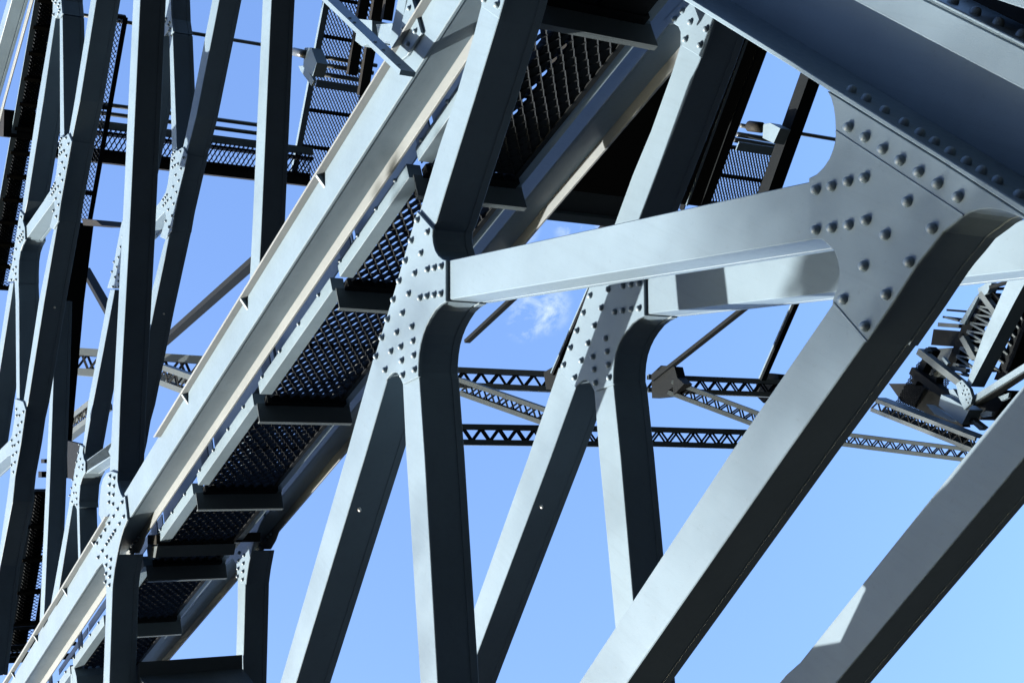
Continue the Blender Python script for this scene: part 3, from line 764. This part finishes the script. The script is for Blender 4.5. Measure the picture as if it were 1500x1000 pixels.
for a, b, t, w_, m in (((515, 168), (578, 255), 24.6, .28, M_FAR), ((548, 160), (592, 205), 24.7, .16, M_BRACE), ((548, 146), (640, 118), 24.5, .16, M_BRACE), ((555, 152), (620, 150), 24.9, .14, M_BRACE),
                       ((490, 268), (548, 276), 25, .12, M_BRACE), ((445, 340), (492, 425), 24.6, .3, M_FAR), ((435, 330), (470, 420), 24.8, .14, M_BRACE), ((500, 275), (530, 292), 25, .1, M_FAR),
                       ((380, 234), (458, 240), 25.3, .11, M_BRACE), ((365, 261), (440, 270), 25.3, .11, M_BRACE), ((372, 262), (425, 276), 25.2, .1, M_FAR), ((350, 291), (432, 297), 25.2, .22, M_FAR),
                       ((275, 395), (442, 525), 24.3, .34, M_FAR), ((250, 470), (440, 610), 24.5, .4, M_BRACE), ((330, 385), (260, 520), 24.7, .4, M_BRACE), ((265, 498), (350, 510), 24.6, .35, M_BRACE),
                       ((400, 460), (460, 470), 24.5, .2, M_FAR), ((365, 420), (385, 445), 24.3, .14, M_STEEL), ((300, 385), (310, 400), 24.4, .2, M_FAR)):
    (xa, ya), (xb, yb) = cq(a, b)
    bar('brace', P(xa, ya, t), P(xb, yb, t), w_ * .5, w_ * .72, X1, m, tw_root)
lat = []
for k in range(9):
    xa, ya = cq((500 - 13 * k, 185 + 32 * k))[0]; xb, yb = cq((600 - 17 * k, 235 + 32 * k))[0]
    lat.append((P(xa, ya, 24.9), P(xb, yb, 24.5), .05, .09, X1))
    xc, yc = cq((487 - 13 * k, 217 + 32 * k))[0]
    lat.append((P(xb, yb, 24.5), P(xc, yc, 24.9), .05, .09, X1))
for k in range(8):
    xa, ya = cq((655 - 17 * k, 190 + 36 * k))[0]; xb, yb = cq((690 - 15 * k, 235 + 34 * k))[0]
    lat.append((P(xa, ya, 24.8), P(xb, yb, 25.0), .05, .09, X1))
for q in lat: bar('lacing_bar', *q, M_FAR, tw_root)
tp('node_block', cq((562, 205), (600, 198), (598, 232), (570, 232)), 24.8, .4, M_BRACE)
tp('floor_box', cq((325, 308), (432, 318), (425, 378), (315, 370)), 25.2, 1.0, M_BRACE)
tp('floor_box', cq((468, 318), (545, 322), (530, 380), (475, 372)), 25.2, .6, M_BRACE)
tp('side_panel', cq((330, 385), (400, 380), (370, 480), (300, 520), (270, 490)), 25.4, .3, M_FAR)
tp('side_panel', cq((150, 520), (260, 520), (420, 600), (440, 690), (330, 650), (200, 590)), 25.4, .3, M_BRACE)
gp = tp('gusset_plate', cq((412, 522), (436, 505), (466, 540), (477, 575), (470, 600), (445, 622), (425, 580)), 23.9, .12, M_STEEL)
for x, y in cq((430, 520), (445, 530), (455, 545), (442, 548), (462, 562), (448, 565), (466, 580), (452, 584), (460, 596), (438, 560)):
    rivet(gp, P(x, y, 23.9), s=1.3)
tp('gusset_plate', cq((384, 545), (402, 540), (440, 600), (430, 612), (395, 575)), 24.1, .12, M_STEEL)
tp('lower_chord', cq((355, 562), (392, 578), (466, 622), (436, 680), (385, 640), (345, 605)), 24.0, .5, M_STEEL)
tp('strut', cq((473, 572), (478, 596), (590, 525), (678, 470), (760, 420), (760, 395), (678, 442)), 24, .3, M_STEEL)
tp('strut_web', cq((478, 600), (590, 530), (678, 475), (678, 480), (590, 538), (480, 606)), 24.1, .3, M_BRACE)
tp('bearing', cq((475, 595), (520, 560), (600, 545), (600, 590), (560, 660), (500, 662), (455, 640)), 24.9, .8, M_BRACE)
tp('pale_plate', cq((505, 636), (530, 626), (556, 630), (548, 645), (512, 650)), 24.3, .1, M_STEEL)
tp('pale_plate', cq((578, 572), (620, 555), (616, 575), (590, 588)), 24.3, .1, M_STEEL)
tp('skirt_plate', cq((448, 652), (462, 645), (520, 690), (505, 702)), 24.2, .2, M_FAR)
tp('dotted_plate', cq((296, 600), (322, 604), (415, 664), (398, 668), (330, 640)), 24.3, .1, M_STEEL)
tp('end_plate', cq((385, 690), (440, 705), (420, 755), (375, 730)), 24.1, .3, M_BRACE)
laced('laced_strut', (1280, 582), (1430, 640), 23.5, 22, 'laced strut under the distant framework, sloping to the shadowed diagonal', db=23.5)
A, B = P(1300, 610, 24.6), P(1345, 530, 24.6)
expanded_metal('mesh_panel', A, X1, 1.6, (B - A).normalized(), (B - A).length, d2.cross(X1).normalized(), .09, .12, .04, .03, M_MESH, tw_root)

# ------------------------------------------------------------------ ground
g = 900.0
gm = paint('dry_ground', (0.006, 0.0065, 0.007), rough=.95, var=.3, scale=.2, bump=.3, spec=.2)
gr = link('ground', [Vector((-g, -g, 0)), Vector((g, -g, 0)), Vector((g, g, 0)), Vector((-g, g, 0))], [(0, 1, 2, 3)], gm)
tag(gr, None, None, kind='structure')

# ------------------------------------------------------------------ light
SUN_CAM = Vector((-0.868, -0.492, -0.058)).normalized()      # towards the sun, camera coordinates
SUNW = cam2world(SUN_CAM).normalized()
elev = math.asin(SUNW.z); azim = math.atan2(SUNW.x, SUNW.y)
print('SUN elev', math.degrees(elev), 'cam elev', math.degrees(math.asin(cam2world(Vector((0, 0, -1))).z)))
# wooded hills added out of view to hide the low bright sky from the undersides
def hills():
    rs = [45, 70, 100, 140, 190, 250, 330, 450]
    NS = 96
    V, Fc = [], []
    sun_az = math.atan2(SUNW.y, SUNW.x)
    for ri, r_ in enumerate(rs):
        for k in range(NS):
            a_ = 2 * math.pi * k / NS
            da = abs((a_ - sun_az + math.pi) % (2 * math.pi) - math.pi)
            low = 9.5 if da < .15 else 9.5 + min(1, (da - .15) / .3) * 12.5
            ang = math.radians(low + 1.1 * math.sin(a_ * 7 + 1.3) + .7 * math.sin(a_ * 17 + r_))
            f = min(1, max(0, (r_ - 45) / 205)) ** 1.3
            h = f * 250 * math.tan(ang) + (random.uniform(-2, 2) if ri else 0)
            V.append(Vector((r_ * math.cos(a_), r_ * math.sin(a_), h - (.6 if ri == 0 else 0))))
    for i in range(len(rs) - 1):
        for k in range(NS):
            j = (k + 1) % NS
            Fc.append((i * NS + k, (i + 1) * NS + k, (i + 1) * NS + j, i * NS + j))
    o = link('hills', V, Fc, hm, smooth=True)
    o['kind'] = 'structure'
hm = paint('wooded_hillside', (0.008, 0.010, 0.006), rough=.95, var=.4, scale=.3, bump=.5, spec=.1)

hills()
# unseen leaf clusters added on the sunny side to shade the steel
def woodland():
    side = SUNW.orthogonal().normalized(); up2 = SUNW.cross(side)
    V, Fc = [], []
    rnd = random.Random(11)
    spots = [   # photo position shaded by this leaf cluster, spread in metres, number of leaves, distance
        (1330, 300, .42, 200, 46), (1420, 420, .4, 120, 46), (1480, 200, .5, 170, 48), (1180, 240, .28, 70, 46), (1250, 90, .4, 110, 50), (1250, 480, .26, 60, 44),
        (600, 470, .08, 6, 36), (570, 520, .07, 5, 34), (630, 440, .06, 4, 36), (520, 700, .12, 6, 38), (455, 880, .2, 13, 40), (610, 800, .12, 8, 38), (630, 940, .14, 9, 38), (500, 960, .12, 5, 38),
        (1060, 320, .16, 14, 46), (1560, 480, .6, 120, 46)]
    spots = [(*q, 0.0) for q in spots] + [(1455, 330, .10, 70, 14, .12), (1400, 345, .05, 16, 14, .14), (965, 95, .10, 60, 14, W + .2), (938, 140, .05, 16, 14, W + .2), (1208, 398, .06, 80, 12, W), (1175, 405, .05, 8, 16, W), (1440, 640, .10, 8, 40, W)] + [(x, y, .55, 260, 60, 24.5) for x, y in ((1335, 520), (1365, 600), (1310, 590), (1395, 490), (1370, 470), (1470, 610))]
    for x, y, sp, n, dist, tt in spots:
        c = P(x, y, tt) + SUNW * dist
        for _ in range(n):
            p = c + side * rnd.gauss(0, sp) + up2 * rnd.gauss(0, sp) + SUNW * rnd.gauss(0, 1.5)
            e1 = Vector((rnd.gauss(0, 1), rnd.gauss(0, 1), rnd.gauss(0, 1))).normalized(); e2 = e1.orthogonal().normalized()
            a_ = rnd.uniform(.05, .1) * (1 if tt < 5 else 1.6); b_ = a_ * .6
            k = len(V)
            V.extend([p - e1 * a_, p + e2 * b_, p + e1 * a_, p - e2 * b_]); Fc.append((k, k + 1, k + 2, k + 3))
    o = link('woodland', V, Fc, paint('leaf', (.05, .08, .025), rough=.6))
    o['kind'] = 'stuff'; o['label'] = 'sunlit treetops outside the picture that dapple the steel'; o['category'] = 'wood'
woodland()
ld = bpy.data.lights.new('sun', 'SUN'); ld.energy = 5.0; ld.angle = math.radians(.5); ld.color = (1.0, .935, .83)
lo = bpy.data.objects.new('sun', ld); COL.objects.link(lo)
lo.rotation_euler = SUNW.to_track_quat('Z', 'Y').to_euler()

w = bpy.data.worlds.new('World'); S.world = w; w.use_nodes = True
nt = w.node_tree; L = nt.links.new
bg = nt.nodes['Background']; bg.inputs['Strength'].default_value = .15
sky = node(nt, 'ShaderNodeTexSky', sky_type='NISHITA', sun_disc=False)
sky.sun_elevation = elev; sky.sun_rotation = azim; sky.air_density = 1.35; sky.dust_density = 2.6; sky.ozone_density = 3.2; sky.altitude = 100
tc = node(nt, 'ShaderNodeTexCoord')
mask = None
for (cx, cy, rad) in ((792, 448, .026), (768, 470, .018), (852, 325, .024), (760, 330, .018)):
    dv = ray(cx, cy).normalized()
    dp = node(nt, 'ShaderNodeVectorMath', operation='DOT_PRODUCT'); dp.inputs[1].default_value = dv
    L(tc.outputs['Generated'], dp.inputs[0])
    mr = node(nt, 'ShaderNodeMapRange', interpolation_type='SMOOTHSTEP'); mr.inputs['From Min'].default_value = math.cos(rad); mr.inputs['From Max'].default_value = 1.0
    L(dp.outputs['Value'], mr.inputs['Value'])
    if mask is None: mask = mr.outputs['Result']
    else:
        ad = node(nt, 'ShaderNodeMath', operation='MAXIMUM'); L(mask, ad.inputs[0]); L(mr.outputs['Result'], ad.inputs[1]); mask = ad.outputs[0]
mp = node(nt, 'ShaderNodeMapping'); mp.inputs['Scale'].default_value = (1, 1.6, 2.4); mp.inputs['Rotation'].default_value = (.4, .9, .3)
L(tc.outputs['Generated'], mp.inputs['Vector'])
nz = node(nt, 'ShaderNodeTexNoise', Scale=30.0, Detail=10.0, Roughness=.66, Distortion=.35); L(mp.outputs['Vector'], nz.inputs['Vector'])
rm = node(nt, 'ShaderNodeMapRange'); rm.inputs['From Min'].default_value = .46; rm.inputs['From Max'].default_value = .70
L(nz.outputs['Fac'], rm.inputs['Value'])
ml0 = node(nt, 'ShaderNodeMath', operation='MULTIPLY'); L(mask, ml0.inputs[0]); L(rm.outputs['Result'], ml0.inputs[1])
ml = node(nt, 'ShaderNodeMath', operation='MULTIPLY'); L(ml0.outputs[0], ml.inputs[0]); ml.inputs[1].default_value = .5
hs = node(nt, 'ShaderNodeHueSaturation'); hs.inputs['Hue'].default_value = .513; hs.inputs['Saturation'].default_value = 1.1; hs.inputs['Value'].default_value = .97; L(sky.outputs['Color'], hs.inputs['Color'])
mx = node(nt, 'ShaderNodeMix', data_type='RGBA'); L(ml.outputs[0], mx.inputs[0]); L(hs.outputs['Color'], mx.inputs[6]); mx.inputs[7].default_value = (2.2, 2.4, 2.7, 1)
L(mx.outputs[2], bg.inputs['Color'])

# ------------------------------------------------------------------ camera
cd = bpy.data.cameras.new('camera'); cd.sensor_width = 36; cd.sensor_fit = 'HORIZONTAL'; cd.lens = 36 * F / 1500
cd.clip_end = 5000; cd.clip_start = .05
co = bpy.data.objects.new('camera', cd); COL.objects.link(co)
R = Matrix((T, YV, UP))            # camera coordinates -> world
co.matrix_world = Matrix.Translation(CAM) @ R.to_4x4()
S.camera = co
S.view_settings.view_transform = 'Standard'; S.view_settings.look = 'None'
S.view_settings.exposure = 2.02; S.view_settings.gamma = 1.0
S.render.resolution_x = 1024; S.render.resolution_y = 682
